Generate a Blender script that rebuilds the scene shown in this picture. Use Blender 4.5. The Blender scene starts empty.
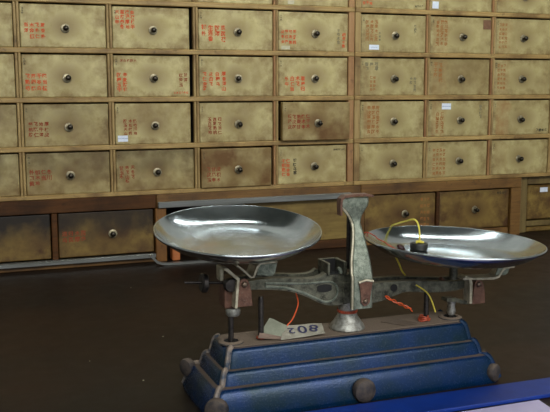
import bpy, bmesh, math, random
from mathutils import Vector, Matrix

random.seed(7)
scene = bpy.context.scene
COL = scene.collection

# ------------------------------------------------------------------ camera
CT = 0.80                                   # height of the counter top
CAM = Vector((-0.1363, -1.93812, CT + 0.41018))
YAW, PITCH, ROLL = 0.3614, 0.1398, -0.0017
cam_data = bpy.data.cameras.new('camera')
cam = bpy.data.objects.new('camera', cam_data)
COL.objects.link(cam)
cam_data.sensor_fit = 'HORIZONTAL'
cam_data.sensor_width = 36.0
cam_data.lens = 845.04 * 36.0 / 550.0
cam_data.clip_start = 0.02
_fw = Vector((math.sin(YAW) * math.cos(PITCH), math.cos(YAW) * math.cos(PITCH), -math.sin(PITCH)))
_rt = Vector((math.cos(YAW), -math.sin(YAW), 0))
_up = _rt.cross(_fw)
_r2 = _rt * math.cos(ROLL) + _up * math.sin(ROLL)
_u2 = -_rt * math.sin(ROLL) + _up * math.cos(ROLL)
_m = Matrix((_r2, _u2, -_fw)).transposed().to_4x4()
_m.translation = CAM
cam.matrix_world = _m
scene.camera = cam

# ------------------------------------------------------------------ world, lights, exposure
world = bpy.data.worlds.new('world')
scene.world = world
world.use_nodes = True
bg = world.node_tree.nodes['Background']
bg.inputs[0].default_value = (0.90, 0.96, 1.0, 1)
bg.inputs[1].default_value = 0.5

def area(name, loc, target, sx, sy, power, color):
    d = bpy.data.lights.new(name, 'AREA')
    d.shape = 'RECTANGLE'; d.size = sx; d.size_y = sy; d.energy = power; d.color = color
    o = bpy.data.objects.new(name, d); COL.objects.link(o)
    o.location = loc
    o.rotation_euler = (Vector(target) - Vector(loc)).to_track_quat('-Z', 'Y').to_euler()
    return o
# added fill light high behind the camera, brightening the drawer fronts
area('added_front_fill', (0.5, -3.5, 2.85), (0.7, 0, 1.2), 3.4, 0.9, 66, (0.98, 0.98, 0.96))

scene.view_settings.view_transform = 'Standard'
scene.view_settings.look = 'None'
scene.view_settings.gamma = 1.0
scene.view_settings.use_curve_mapping = False
scene.view_settings.exposure = 0.86

# ------------------------------------------------------------------ helpers
def tag(o, label, cat, group=None):
    o['label'] = label; o['category'] = cat
    if group: o['group'] = group
    return o

def empty(name, loc, label, cat, group=None):
    o = bpy.data.objects.new(name, None); COL.objects.link(o)
    o.empty_display_size = 0.02
    o.location = loc
    return tag(o, label, cat, group)

def obj(name, me, mat=None, parent=None, loc=None, smooth=False):
    if isinstance(me, bmesh.types.BMesh):
        bm = me
        me = bpy.data.meshes.new(name)
        bmesh.ops.recalc_face_normals(bm, faces=bm.faces[:])
        bm.to_mesh(me); bm.free()
    if mat is not None and not me.materials:
        me.materials.append(mat)
    if smooth:
        for p in me.polygons: p.use_smooth = True
        me.set_sharp_from_angle(angle=math.radians(38))
    o = bpy.data.objects.new(name, me); COL.objects.link(o)
    if parent is not None: o.parent = parent
    if loc is not None: o.location = loc
    return o

def add_box(bm, x0, x1, y0, y1, z0, z1, bev=0.0, seg=1):
    vs = [bm.verts.new((x, y, z)) for x in (x0, x1) for y in (y0, y1) for z in (z0, z1)]
    fs = [(0, 1, 3, 2), (4, 6, 7, 5), (0, 4, 5, 1), (2, 3, 7, 6), (0, 2, 6, 4), (1, 5, 7, 3)]
    faces = [bm.faces.new([vs[i] for i in f]) for f in fs]
    if bev > 0:
        es = list({e for f in faces for e in f.edges})
        bmesh.ops.bevel(bm, geom=es, offset=bev, segments=seg, affect='EDGES', profile=0.5)
    return bm

def box(x0, x1, y0, y1, z0, z1, bev=0.0, seg=1):
    return add_box(bmesh.new(), x0, x1, y0, y1, z0, z1, bev, seg)

def add_lathe(bm, prof, n=24, mat=Matrix()):
    rings = []
    for r, z in prof:
        if r < 1e-6:
            rings.append([bm.verts.new(mat @ Vector((0, 0, z)))])
        else:
            rings.append([bm.verts.new(mat @ Vector((r * math.cos(2 * math.pi * i / n), r * math.sin(2 * math.pi * i / n), z))) for i in range(n)])
    for a, b in zip(rings, rings[1:]):
        for i in range(n):
            j = (i + 1) % n
            if len(a) == 1 and len(b) == 1: continue
            if len(a) == 1: bm.faces.new((a[0], b[j], b[i]))
            elif len(b) == 1: bm.faces.new((a[i], a[j], b[0]))
            else: bm.faces.new((a[i], a[j], b[j], b[i]))
    return bm

def lathe(prof, n=24, mat=Matrix()):
    return add_lathe(bmesh.new(), prof, n, mat)

def smooth_path(pts, sub=6):
    pts = [Vector(p) for p in pts]
    out = []
    for i in range(len(pts) - 1):
        p0 = pts[max(i - 1, 0)]; p1 = pts[i]; p2 = pts[i + 1]; p3 = pts[min(i + 2, len(pts) - 1)]
        for k in range(sub):
            t = k / sub
            out.append(0.5 * ((2 * p1) + (p2 - p0) * t + (2 * p0 - 5 * p1 + 4 * p2 - p3) * t * t + (3 * p1 - p0 - 3 * p2 + p3) * t ** 3))
    out.append(pts[-1])
    return out

def add_tube(bm, pts, r, n=8, closed=False):
    pts = [Vector(p) for p in pts]
    m = len(pts)
    rad = r if hasattr(r, '__len__') else [r] * m
    rings = []
    prev = None
    for i, p in enumerate(pts):
        if closed: t = pts[(i + 1) % m] - pts[i - 1]
        else: t = pts[min(i + 1, m - 1)] - pts[max(i - 1, 0)]
        t.normalize()
        if prev is None:
            a = t.orthogonal().normalized()
        else:
            a = (prev - t * prev.dot(t)).normalized()
        prev = a
        b = t.cross(a)
        rings.append([bm.verts.new(p + (a * math.cos(2 * math.pi * k / n) + b * math.sin(2 * math.pi * k / n)) * rad[i]) for k in range(n)])
    pairs = list(zip(rings, rings[1:])) + ([(rings[-1], rings[0])] if closed else [])
    for a, b in pairs:
        for k in range(n):
            j = (k + 1) % n
            bm.faces.new((a[k], a[j], b[j], b[k]))
    if not closed:
        bm.faces.new(rings[0][::-1]); bm.faces.new(rings[-1])
    return bm

def tube(pts, r, n=8, closed=False):
    return add_tube(bmesh.new(), pts, r, n, closed)

def add_prism(bm, outline, y0, y1, bev=0.0):
    """outline of (x, z) points pushed from y0 to y1"""
    a = [bm.verts.new((x, y0, z)) for x, z in outline]
    b = [bm.verts.new((x, y1, z)) for x, z in outline]
    n = len(outline)
    f0 = bm.faces.new(a); f1 = bm.faces.new(b[::-1])
    fs = [f0, f1]
    for i in range(n):
        j = (i + 1) % n
        fs.append(bm.faces.new((a[i], b[i], b[j], a[j])))
    if bev > 0:
        es = list(f0.edges) + list(f1.edges)
        bmesh.ops.bevel(bm, geom=es, offset=bev, segments=2, affect='EDGES', profile=0.5)
    return bm

def prism(outline, y0, y1, bev=0.0):
    return add_prism(bmesh.new(), outline, y0, y1, bev)

def ribbon(path, th, y0, y1, bev=0.0):
    """a bent strip: (x, z) path thickened by th, from y0 to y1"""
    pts = [Vector((p[0], 0, p[1])) for p in path]
    up, dn = [], []
    for i, p in enumerate(pts):
        t = (pts[min(i + 1, len(pts) - 1)] - pts[max(i - 1, 0)]).normalized()
        nrm = Vector((-t.z, 0, t.x)) * (th / 2)
        up.append((p.x + nrm.x, p.z + nrm.z)); dn.append((p.x - nrm.x, p.z - nrm.z))
    return prism(up + dn[::-1], y0, y1, bev)

def loft(sections, cap=True, mat=Matrix()):
    bm = bmesh.new()
    rings = [[bm.verts.new(mat @ Vector(p)) for p in s] for s in sections]
    n = len(rings[0])
    for a, b in zip(rings, rings[1:]):
        for i in range(n):
            j = (i + 1) % n
            bm.faces.new((a[i], a[j], b[j], b[i]))
    if cap:
        bm.faces.new(rings[0][::-1]); bm.faces.new(rings[-1])
    return bm

def rrect(hx, hy, r, z, cx=0, cy=0, seg=4):
    out = []
    for sx, sy, a0 in ((1, 1, 0), (-1, 1, 90), (-1, -1, 180), (1, -1, 270)):
        for k in range(seg + 1):
            a = math.radians(a0 + 90 * k / seg)
            out.append((cx + sx * (hx - r) + r * math.cos(a), cy + sy * (hy - r) + r * math.sin(a), z))
    return out

# ------------------------------------------------------------------ materials
def srgb(r, g, b):
    f = lambda c: (c / 255 / 12.92) if c / 255 <= 0.04045 else ((c / 255 + 0.055) / 1.055) ** 2.4
    return (f(r), f(g), f(b), 1)

class NT:
    def __init__(self, name):
        self.m = bpy.data.materials.new(name); self.m.use_nodes = True
        self.t = self.m.node_tree
        self.b = self.t.nodes['Principled BSDF']
    def n(self, kind, **kw):
        nd = self.t.nodes.new(kind)
        for k, v in kw.items(): setattr(nd, k, v)
        return nd
    def link(self, a, b): self.t.links.new(a, b)
    def val(self, x, sock):
        if isinstance(x, (int, float, tuple)): sock.default_value = x
        else: self.link(x, sock)
    def math(self, op, a, b=0.0, clamp=False):
        nd = self.n('ShaderNodeMath', operation=op, use_clamp=clamp)
        self.val(a, nd.inputs[0]); self.val(b, nd.inputs[1])
        return nd.outputs[0]
    def mix(self, f, a, b, blend='MIX'):
        nd = self.n('ShaderNodeMix', data_type='RGBA', blend_type=blend)
        self.val(f, nd.inputs[0]); self.val(a, nd.inputs[6]); self.val(b, nd.inputs[7])
        return nd.outputs[2]
    def coords(self, per_object=True, scale=(1, 1, 1)):
        tc = self.n('ShaderNodeTexCoord')
        mp = self.n('ShaderNodeMapping'); mp.inputs['Scale'].default_value = scale
        self.link(tc.outputs['Object'], mp.inputs['Vector'])
        if per_object:
            oi = self.n('ShaderNodeObjectInfo')
            s = self.math('MULTIPLY', oi.outputs['Random'], 37.0)
            self.link(s, mp.inputs['Location'])
        return mp.outputs[0]
    def noise(self, vec, scale, detail=5.0, rough=0.6):
        nd = self.n('ShaderNodeTexNoise')
        nd.inputs['Scale'].default_value = scale; nd.inputs['Detail'].default_value = detail
        nd.inputs['Roughness'].default_value = rough
        self.link(vec, nd.inputs['Vector'])
        return nd.outputs[0]
    def ramp(self, f, lo, hi):
        nd = self.n('ShaderNodeMapRange'); nd.clamp = True
        self.val(f, nd.inputs[0]); nd.inputs[1].default_value = lo; nd.inputs[2].default_value = hi
        return nd.outputs[0]
    def attr(self, name):
        nd = self.n('ShaderNodeAttribute', attribute_type='OBJECT', attribute_name=name)
        return nd.outputs['Fac']
    def bump(self, h, strength, dist=0.002):
        nd = self.n('ShaderNodeBump'); nd.inputs['Strength'].default_value = strength
        nd.inputs['Distance'].default_value = dist
        self.link(h, nd.inputs['Height']); self.link(nd.outputs[0], self.b.inputs['Normal'])
    def out(self, color, rough=0.5, metal=0.0, spec=0.5):
        self.val(color, self.b.inputs['Base Color'])
        self.val(rough, self.b.inputs['Roughness'])
        self.val(metal, self.b.inputs['Metallic'])
        self.b.inputs['Specular IOR Level'].default_value = spec
        return self.m

def simple(name, c1, c2, scale=60, rough=0.5, metal=0.0, bump=0.2, spec=0.5, lo=0.35, hi=0.65, stretch=(1, 1, 1), dist=0.001):
    s = NT(name); v = s.coords(True, stretch)
    nz = s.noise(v, scale); f = s.ramp(nz, lo, hi)
    if bump: s.bump(nz, bump, dist)
    return s.out(s.mix(f, srgb(*c1), srgb(*c2)), rough, metal, spec)

def dusty(name, c1, c2, dust, scale=70, rough=0.4, metal=0.6, amount=0.8, up0=0.55, up1=0.95, bump=0.3, speck=0.25, spec=0.4):
    """cast metal or enamel with dust lying on what faces up and specks elsewhere"""
    s = NT(name); v = s.coords(False)
    n1 = s.noise(v, scale); n2 = s.noise(v, max(scale * 5, 420), 4)
    base = s.mix(s.ramp(n1, 0.35, 0.65), srgb(*c1), srgb(*c2))
    g = s.n('ShaderNodeNewGeometry'); sp = s.n('ShaderNodeSeparateXYZ'); s.link(g.outputs['Normal'], sp.inputs[0])
    upf = s.ramp(sp.outputs[2], up0, up1)
    d = s.math('MULTIPLY', upf, s.math('ADD', s.ramp(n2, 0.25, 0.6), 0.35), True)
    d = s.math('MULTIPLY', d, amount)
    d2 = s.math('MULTIPLY', s.ramp(n2, 0.55, 0.72), speck)
    d = s.math('MAXIMUM', d, d2)
    col = s.mix(d, base, srgb(*dust))
    rg = s.math('ADD', rough, s.math('MULTIPLY', d, 0.5), True)
    mt = s.math('MULTIPLY', s.math('SUBTRACT', 1.0, d, True), metal)
    s.bump(n2, bump, 0.0008)
    return s.out(col, rg, mt, spec)

M = {}
def make_drawer_mat(name, cream, cream2, brown):
    s = NT(name)
    tc = s.n('ShaderNodeTexCoord'); sep = s.n('ShaderNodeSeparateXYZ'); s.link(tc.outputs['Object'], sep.inputs[0])
    v = s.coords(True); vs = s.coords(True, (1, 1, 0.35))
    big = s.noise(v, 13, 4, 0.55); mid = s.noise(v, 45, 5, 0.65); fine = s.noise(vs, 220, 4, 0.7); blot = s.noise(v, 22, 3, 0.5)
    col = s.mix(s.ramp(mid, 0.3, 0.7), srgb(*cream), srgb(*cream2))
    # grime rubbed on round the knob
    dx = s.math('MULTIPLY', sep.outputs[0], 0.75); dz = sep.outputs[2]
    dist = s.math('SQRT', s.math('ADD', s.math('MULTIPLY', dx, dx), s.math('MULTIPLY', dz, dz)))
    knob = s.math('SUBTRACT', 1.0, s.ramp(s.math('ADD', dist, s.math('MULTIPLY', s.math('SUBTRACT', mid, 0.5), 0.03)), 0.006, 0.042), True)
    stain = s.attr('stain')
    k = s.math('MULTIPLY', knob, s.math('ADD', 0.6, s.math('MULTIPLY', stain, 0.35)), True)
    col = s.mix(s.math('MULTIPLY', stain, s.math('ADD', 0.35, s.math('MULTIPLY', s.ramp(blot, 0.3, 0.65), 0.6)), True), col, srgb(122, 96, 48))
    # worn-in dirt along the edges
    ex = s.ramp(s.math('ABSOLUTE', sep.outputs[0]), 0.045, 0.100); ez = s.ramp(s.math('ABSOLUTE', sep.outputs[2]), 0.018, 0.054)
    edge = s.math('MULTIPLY', s.math('MAXIMUM', ex, ez), s.ramp(s.math('ADD', s.math('MULTIPLY', mid, 0.5), s.math('MULTIPLY', blot, 0.5)), 0.34, 0.62))
    e = s.math('MULTIPLY', edge, 0.95)
    b = s.math('MULTIPLY', s.ramp(big, 0.38, 0.68), s.math('ADD', 0.30, s.math('MULTIPLY', stain, 0.95)), True)
    tot = s.math('MAXIMUM', s.math('MAXIMUM', k, e), b)
    col = s.mix(tot, col, srgb(*brown))
    # soot on the large low drawers; lower-left rows also darken towards the top
    soot = s.attr('soot')
    up = s.ramp(s.math('ADD', sep.outputs[2], s.math('MULTIPLY', s.math('SUBTRACT', blot, 0.5), 0.11)), -0.025, 0.035)
    col = s.mix(s.math('MULTIPLY', s.math('MULTIPLY', up, soot), 0.96), col, srgb(24, 17, 10))
    # faded orange paper strip once glued to the left side
    band = s.attr('band')
    inb = s.math('MULTIPLY', s.ramp(sep.outputs[0], -0.086, -0.080), s.math('SUBTRACT', 1.0, s.ramp(s.math('ADD', sep.outputs[0], s.math('MULTIPLY', s.math('SUBTRACT', blot, 0.5), 0.05)), -0.047, -0.038)))
    col = s.mix(s.math('MULTIPLY', s.math('MULTIPLY', inb, band), s.ramp(mid, 0.2, 0.7)), col, srgb(150, 104, 58))
    spk = s.ramp(fine, 0.66, 0.78)
    col = s.mix(s.math('MULTIPLY', spk, 0.45), col, srgb(70, 55, 32))
    s.bump(fine, 0.12, 0.0006)
    return s.out(col, s.math('ADD', 0.42, s.math('MULTIPLY', mid, 0.2)), 0.0, 0.4)

M['drawer_left'] = make_drawer_mat('drawer_paint', (203, 190, 138), (174, 159, 104), (100, 68, 26))
M['drawer_right'] = make_drawer_mat('drawer_paint_grey', (190, 177, 126), (164, 150, 98), (104, 76, 36))
M['drawer_low'] = make_drawer_mat('drawer_paint_ochre', (138, 114, 56), (106, 82, 34), (66, 38, 12))

def wood(name, c1, c2, c3, rough=0.5, along='x', scale=10, bump=0.25, spec=0.4, c3_amt=0.7):
    s = NT(name)
    st = {'x': (0.08, 1, 1), 'z': (1, 1, 0.08)}[along]
    v = s.coords(True, st); v2 = s.coords(True)
    g = s.noise(v, scale * 12, 6, 0.65); w = s.noise(v2, scale, 4, 0.6); k = s.noise(v2, scale * 6, 4, 0.6)
    col = s.mix(s.ramp(g, 0.3, 0.7), srgb(*c1), srgb(*c2))
    col = s.mix(s.math('MULTIPLY', s.ramp(w, 0.45, 0.68), c3_amt), col, srgb(*c3))
    col = s.mix(s.math('MULTIPLY', s.ramp(k, 0.6, 0.75), 0.5), col, srgb(*[int(x * 0.55) for x in c3]))
    s.bump(g, bump, 0.0008)
    return s.out(col, rough, 0.0, spec)

M['rail'] = wood('frame_wood', (176, 147, 92), (142, 113, 64), (82, 54, 26))
M['stile'] = wood('stile_wood', (170, 144, 94), (138, 112, 66), (86, 56, 28), along='z')
M['stile_red'] = wood('worn_red_edge', (166, 128, 84), (146, 106, 66), (116, 70, 40), along='z')
M['beam'] = wood('beam_wood', (122, 88, 42), (92, 62, 28), (52, 32, 14))
M['beam_dark'] = wood('smoked_beam_wood', (92, 56, 24), (62, 38, 17), (28, 18, 10), rough=.6, spec=.2)
M['post'] = wood('post_wood', (128, 86, 38), (104, 66, 26), (70, 42, 16), along='z')
M['panel'] = wood('ochre_panel', (136, 114, 60), (112, 90, 42), (84, 58, 24), along='x')
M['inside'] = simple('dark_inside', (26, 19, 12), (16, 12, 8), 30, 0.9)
M['ochre_side'] = wood('side_cabinet_wood', (120, 102, 60), (100, 82, 46), (70, 52, 28), along='z')

def make_counter_mat():
    s = NT('counter_wood')
    v = s.coords(False, (0.06, 1, 1)); v2 = s.coords(False)
    g = s.noise(v, 120, 7, 0.65); w = s.noise(v2, 3.2, 3, 0.5); d = s.noise(v2, 30, 5, 0.6); sp = s.noise(v2, 420, 2, 0.5)
    col = s.mix(s.ramp(g, 0.3, 0.7), srgb(46, 28, 15), srgb(32, 19, 10))
    col = s.mix(s.ramp(w, 0.4, 0.65), col, srgb(24, 17, 12))
    col = s.mix(s.math('MULTIPLY', s.ramp(d, 0.5, 0.75), 0.3), col, srgb(54, 37, 23))
    col = s.mix(s.math('MULTIPLY', s.ramp(sp, 0.74, 0.80), 0.5), col, srgb(120, 105, 85))
    s.bump(d, 0.08, 0.001)
    return s.out(col, s.math('ADD', 0.34, s.math('MULTIPLY', d, 0.3)), 0.0, 0.22)
M['counter'] = make_counter_mat()

M['knob'] = simple('blackened_knob', (44, 40, 36), (74, 68, 58), 250, 0.28, 0.85, 0.2)
M['knob_plate'] = simple('tarnished_knob_plate', (160, 150, 122), (104, 94, 72), 180, 0.4, 0.6, 0.2)
def ink(name, c, fade, lo=0.35, hi=0.7):
    s = NT(name); v = s.coords(True); nz = s.noise(v, 160, 4)
    return s.out(s.mix(s.ramp(nz, lo, hi), srgb(*c), srgb(*fade)), 0.7, 0, 0.2)
M['ink_red'] = ink('red_ink', (204, 70, 34), (186, 100, 62))
M['ink_dull'] = ink('dull_red_ink', (140, 52, 30), (132, 80, 52))
M['ink_orange'] = ink('faded_orange_ink', (156, 96, 48), (148, 112, 70))
M['ink_black'] = ink('black_ink', (40, 38, 32), (86, 80, 62))
M['ink_grey'] = ink('grey_ink', (112, 106, 82), (130, 122, 94))
M['ink_blue'] = ink('blue_print', (70, 90, 150), (110, 130, 170))
M['sticker'] = simple('white_sticker', (222, 228, 240), (206, 214, 228), 120, 0.5, 0, 0.05)
M['sticker_pale'] = simple('yellowed_sticker', (190, 184, 156), (176, 168, 138), 120, 0.5, 0, 0.05)
M['patch_brown'] = simple('brown_patch', (120, 84, 58), (104, 70, 46), 120, 0.6, 0, 0.1)
M['aluminium'] = simple('grey_metal_track', (150, 152, 150), (112, 112, 106), 60, 0.35, 0.7, 0.1, stretch=(0.05, 1, 1))

def make_steel():
    s = NT('pan_steel'); v = s.coords(True)
    big = s.noise(v, 16, 4, 0.55); fine = s.noise(v, 650, 3, 0.7); mid = s.noise(v, 60, 4, 0.6)
    g = s.n('ShaderNodeTexCoord'); sep = s.n('ShaderNodeSeparateXYZ'); s.link(g.outputs['Object'], sep.inputs[0])
    r = s.math('SQRT', s.math('ADD', s.math('MULTIPLY', sep.outputs[0], sep.outputs[0]), s.math('MULTIPLY', sep.outputs[1], sep.outputs[1])))
    gm = s.n('ShaderNodeNewGeometry'); sn = s.n('ShaderNodeSeparateXYZ'); s.link(gm.outputs['Normal'], sn.inputs[0])
    dust = s.math('MULTIPLY', s.ramp(sn.outputs[2], 0.75, 0.99), s.math('MULTIPLY', s.ramp(fine, 0.45, 0.7), s.ramp(big, 0.4, 0.6)))
    dust = s.math('MULTIPLY', dust, s.attr('dust'))
    col = s.mix(s.ramp(mid, 0.3, 0.7), srgb(196, 200, 204), srgb(172, 178, 184))
    col = s.mix(dust, col, srgb(190, 186, 176))
    rg = s.math('ADD', 0.12, s.math('ADD', s.math('MULTIPLY', s.ramp(big, 0.35, 0.7), 0.12), s.math('MULTIPLY', dust, 0.4)))
    met = s.math('SUBTRACT', 1.0, s.math('MULTIPLY', dust, 0.7))
    s.bump(fine, 0.04, 0.0005)
    return s.out(col, rg, met)
M['steel'] = make_steel()
M['blue_enamel'] = dusty('blue_enamel', (2, 36, 52), (2, 40, 84), (96, 80, 66), 22, 0.26, 0.30, 0.95, 0.86, 0.985, 0.35, 0.12, 0.35)
M['base_top'] = dusty('dusty_base_top', (48, 50, 56), (70, 62, 56), (122, 106, 90), 60, 0.6, 0.2, 0.9, 0.4, 0.9, 0.4, 0.3)
M['worn_rib'] = dusty('worn_rib_metal', (150, 134, 120), (50, 64, 80), (150, 132, 116), 110, 0.5, 0.3, 0.6, 0.5, 0.95, 0.4, 0.4)
M['foot'] = dusty('dusty_foot', (80, 70, 64), (40, 40, 46), (112, 98, 86), 120, 0.6, 0.2, 0.6, 0.3, 0.9, 0.4, 0.4)
M['cast'] = dusty('grey_cast_metal', (112, 112, 96), (54, 54, 46), (140, 132, 112), 110, 0.42, 0.6, 0.5, 0.6, 0.95, 0.8, 0.55)
M['cast_green'] = dusty('green_grey_cast', (138, 144, 130), (88, 96, 84), (170, 170, 152), 140, 0.36, 0.65, 0.5, 0.6, 0.95, 0.8, 0.6)
M['silver'] = dusty('silver_paint', (182, 182, 174), (120, 118, 110), (140, 128, 112), 160, 0.36, 0.7, 0.5, 0.6, 0.95, 0.9, 0.4)
M['cream_edge'] = dusty('worn_cream_edge', (196, 188, 164), (150, 142, 120), (184, 174, 152), 120, 0.45, 0.35, 0.4, 0.6, 0.95, 0.3, 0.2)
M['rust_plate'] = dusty('rust_brown_plate', (118, 84, 68), (84, 58, 48), (150, 130, 112), 120, 0.45, 0.4, 0.5, 0.6, 0.95, 0.5, 0.45)
M['rivet'] = simple('rivet_metal', (136, 118, 100), (98, 82, 70), 300, 0.35, 0.7, 0.2)
M['dark_iron'] = simple('dark_iron', (46, 44, 44), (76, 70, 66), 200, 0.4, 0.75, 0.3)
M['black_hollow'] = simple('black_hollow', (14, 13, 12), (22, 20, 18), 200, 0.8, 0.0, 0.1)
M['red_cord'] = simple('red_cord', (184, 78, 46), (132, 52, 32), 400, 0.6, 0, 0.2)
M['orange_wire'] = simple('orange_wire', (224, 92, 36), (200, 76, 30), 300, 0.4, 0, 0.1)
M['yellow_wire'] = simple('yellow_wire', (222, 208, 84), (206, 188, 66), 300, 0.45, 0, 0.1)
M['black_rubber'] = simple('black_rubber', (24, 25, 22), (38, 38, 32), 300, 0.5, 0, 0.2)
M['bean'] = simple('dark_red_bean', (62, 22, 18), (40, 16, 14), 200, 0.35, 0, 0.2)
M['paper_tag'] = simple('crumpled_tag_paper', (176, 172, 156), (150, 144, 128), 60, 0.7, 0, 0.3)
M['paper_green'] = simple('greenish_tag_paper', (150, 154, 136), (128, 130, 112), 60, 0.7, 0, 0.3)
M['paper_pink'] = simple('brownish_tag_paper', (140, 118, 104), (122, 102, 90), 60, 0.7, 0, 0.3)
M['card'] = simple('grey_brown_card', (104, 90, 78), (88, 74, 62), 60, 0.8, 0, 0.3)
M['blue_plastic'] = simple('blue_plastic', (14, 52, 140), (12, 44, 122), 30, 0.42, 0, 0.1)
M['lilac_paper'] = simple('lilac_white_paper', (202, 192, 222), (192, 182, 214), 20, 0.6, 0, 0.05)
M['plaster'] = simple('grey_plaster', (196, 196, 188), (180, 180, 172), 4, 0.9, 0, 0.1)
M['ceiling'] = simple('ceiling_boards', (128, 132, 126), (112, 116, 110), 5, 0.9, 0, 0.1)
M['floor'] = simple('floor_tiles', (96, 90, 82), (78, 72, 66), 5, 0.5, 0, 0.1)
M['tube_frame'] = simple('lamp_housing', (200, 200, 196), (190, 190, 186), 40, 0.4, 0, 0.05)
s = NT('lamp_tube'); s.b.inputs['Emission Color'].default_value = (0.90, 1.0, 0.95, 1); s.b.inputs['Emission Strength'].default_value = 18
M['lamp'] = s.out(srgb(240, 245, 245), 0.4)

# ------------------------------------------------------------------ the room
def struct(name, bm, mat):
    o = obj(name, bm, mat); o['kind'] = 'structure'; return o
struct('floor', box(-2.6, 4.0, -5.2, 0.7, -0.05, 0.0), M['floor'])
struct('wall_back', box(-2.6, 4.0, 0.46, 0.6, 0.0, 3.0), M['plaster'])
struct('wall_left', box(-2.7, -2.6, -5.2, 0.6, 0.0, 3.0), M['plaster'])
struct('wall_right', box(4.0, 4.1, -5.2, 0.6, 0.0, 3.0), M['plaster'])
struct('ceiling', box(-2.7, 4.1, -5.2, 0.7, 3.0, 3.1), M['ceiling'])

def ceiling_lamp(x, y, z, length, rz, label, drop=0.0):
    t = empty('ceiling_lamp', (x, y, z), label, 'lamp', 'tube lamps on the ceiling')
    t.rotation_euler = (0, 0, rz)
    obj('housing', box(-length / 2, length / 2, -0.03, 0.03, 0.03, 0.08, 0.004), M['tube_frame'], t)
    if drop:
        for sx in (-1, 1):
            obj('hanging_rod', tube([(sx * length * .35, 0, .08), (sx * length * .35, 0, .08 + drop)], .006, 8), M['tube_frame'], t)
    for sx in (-1, 1):
        obj('tube_holder', box(sx * length / 2 - 0.015, sx * length / 2 + 0.015, -0.02, 0.02, -0.02, 0.03, 0.003), M['tube_frame'], t)
    obj('tube', lathe([(0, -length / 2), (0.016, -length / 2), (0.016, length / 2), (0, length / 2)], 12, Matrix.Rotation(math.pi / 2, 4, 'Y')), M['lamp'], t, smooth=True)
    return t
ceiling_lamp(0.85, -0.45, 2.15, 1.2, 0.0, 'white tube lamp hung above the counter before the herb cabinets', 0.77)
ceiling_lamp(-0.7, -2.6, 2.92, 1.2, 0.0, 'white tube lamp on the ceiling towards the left wall')
ceiling_lamp(1.9, -2.6, 2.92, 1.2, 0.0, 'white tube lamp on the ceiling towards the right wall')

# ------------------------------------------------------------------ counter
ctr = empty('counter', (0.7, -0.72, 0), 'long dark brown wooden counter carrying the balance scale', 'counter')
obj('worktop', box(-2.0, 2.2, -0.86, 0.72 + 0.40, CT - 0.045, CT, 0.004, 2), M['counter'], ctr)
obj('body', box(-1.95, 2.15, -0.78, 0.72 + 0.38, 0.0, CT - 0.045), M['beam_dark'], ctr)

# ------------------------------------------------------------------ drawer cabinets
W, H, GAP = 0.20, 0.10866, 0.0218
Z0 = CT + 0.60                      # centre of the uppermost rail in full view
RAIL, STILE = 0.0115, 0.0125
def row_z(r):                       # top and bottom of the cell of row r
    return Z0 - (r - 1) * H, Z0 - r * H
def col_x(c):
    o = GAP if c >= 4 else 0.0
    return c * W + o, (c + 1) * W + o

def cabinet(name, label, x0, x1, cols, rows):
    t = empty(name, ((x0 + x1) / 2, 0.2, CT + 0.166), label, 'cabinet')
    ox, oy, oz = t.location
    def B(n, a, b, c, d, e, f, mat, bev=0.0):
        return obj(n, box(a - ox, b - ox, c - oy, d - oy, e - oz, f - oz, bev, 1), mat, t)
    ztop, zbot = row_z(rows[0])[0] + 0.02, row_z(rows[-1])[1] - 0.004
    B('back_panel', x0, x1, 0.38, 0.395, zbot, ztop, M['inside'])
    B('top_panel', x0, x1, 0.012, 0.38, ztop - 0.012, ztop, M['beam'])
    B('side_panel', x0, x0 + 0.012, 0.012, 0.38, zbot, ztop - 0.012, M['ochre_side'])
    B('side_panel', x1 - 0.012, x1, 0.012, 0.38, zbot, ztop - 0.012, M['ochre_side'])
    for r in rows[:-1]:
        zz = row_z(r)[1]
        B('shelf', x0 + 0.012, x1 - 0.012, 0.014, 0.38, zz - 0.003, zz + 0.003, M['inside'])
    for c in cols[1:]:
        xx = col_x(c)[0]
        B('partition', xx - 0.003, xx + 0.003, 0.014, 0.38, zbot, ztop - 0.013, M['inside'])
    # face frame: rails and stiles, every length of stile between two rails its own piece
    for i, r in enumerate(rows):
        if i == 0:
            B('rail', x0, x1, 0.0, 0.014, ztop - 0.02 - RAIL / 2, ztop, M['rail'], 0.0012)
        zz = row_z(r)[1]
        if i < len(rows) - 1:
            B('rail', x0, x1, 0.0, 0.014, zz - RAIL / 2, zz + RAIL / 2, M['rail'], 0.0016)
        else:
            B('rail', x0, x1, 0.0, 0.014, zbot, zz + RAIL / 2, M['rail'], 0.0012)
        za, zb = row_z(r)[0] - RAIL / 2 + 0.0006, zz + RAIL / 2 - 0.0006
        for c in cols[1:]:
            xx = col_x(c)[0]
            red = (c in (3, 5, 6) and random.random() < 0.75)
            B('stile', xx - STILE / 2, xx - 0.0004, 0.0012, 0.014, zb, za, M['stile_red'] if red else M['stile'], 0.0014)
            B('stile', xx + 0.0004, xx + STILE / 2, 0.0008, 0.014, zb, za, M['stile'], 0.0014)
        B('stile', x0, col_x(cols[0])[0] + STILE / 2, 0.0008, 0.014, zb, za, M['stile'], 0.0014)
        B('stile', col_x(cols[-1])[1] - STILE / 2, x1, 0.0008, 0.014, zb, za, M['stile_red'] if x1 < 1.0 else M['stile'], 0.0014)
    return t

XS = 4 * W + GAP / 2                # seam between the two cabinets
cabinet('drawer_cabinet', 'wide olive brown herb cabinet frame around the drawers with red writing', -0.212, XS - 0.0008, [-1, 0, 1, 2, 3], [0, 1, 2, 3, 4])
cabinet('drawer_cabinet', 'herb cabinet frame on the right around the drawers with faded orange writing', XS + 0.0008, 7 * W + GAP + 0.02, [4, 5, 6], [0, 1, 2, 3, 4])

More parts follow.
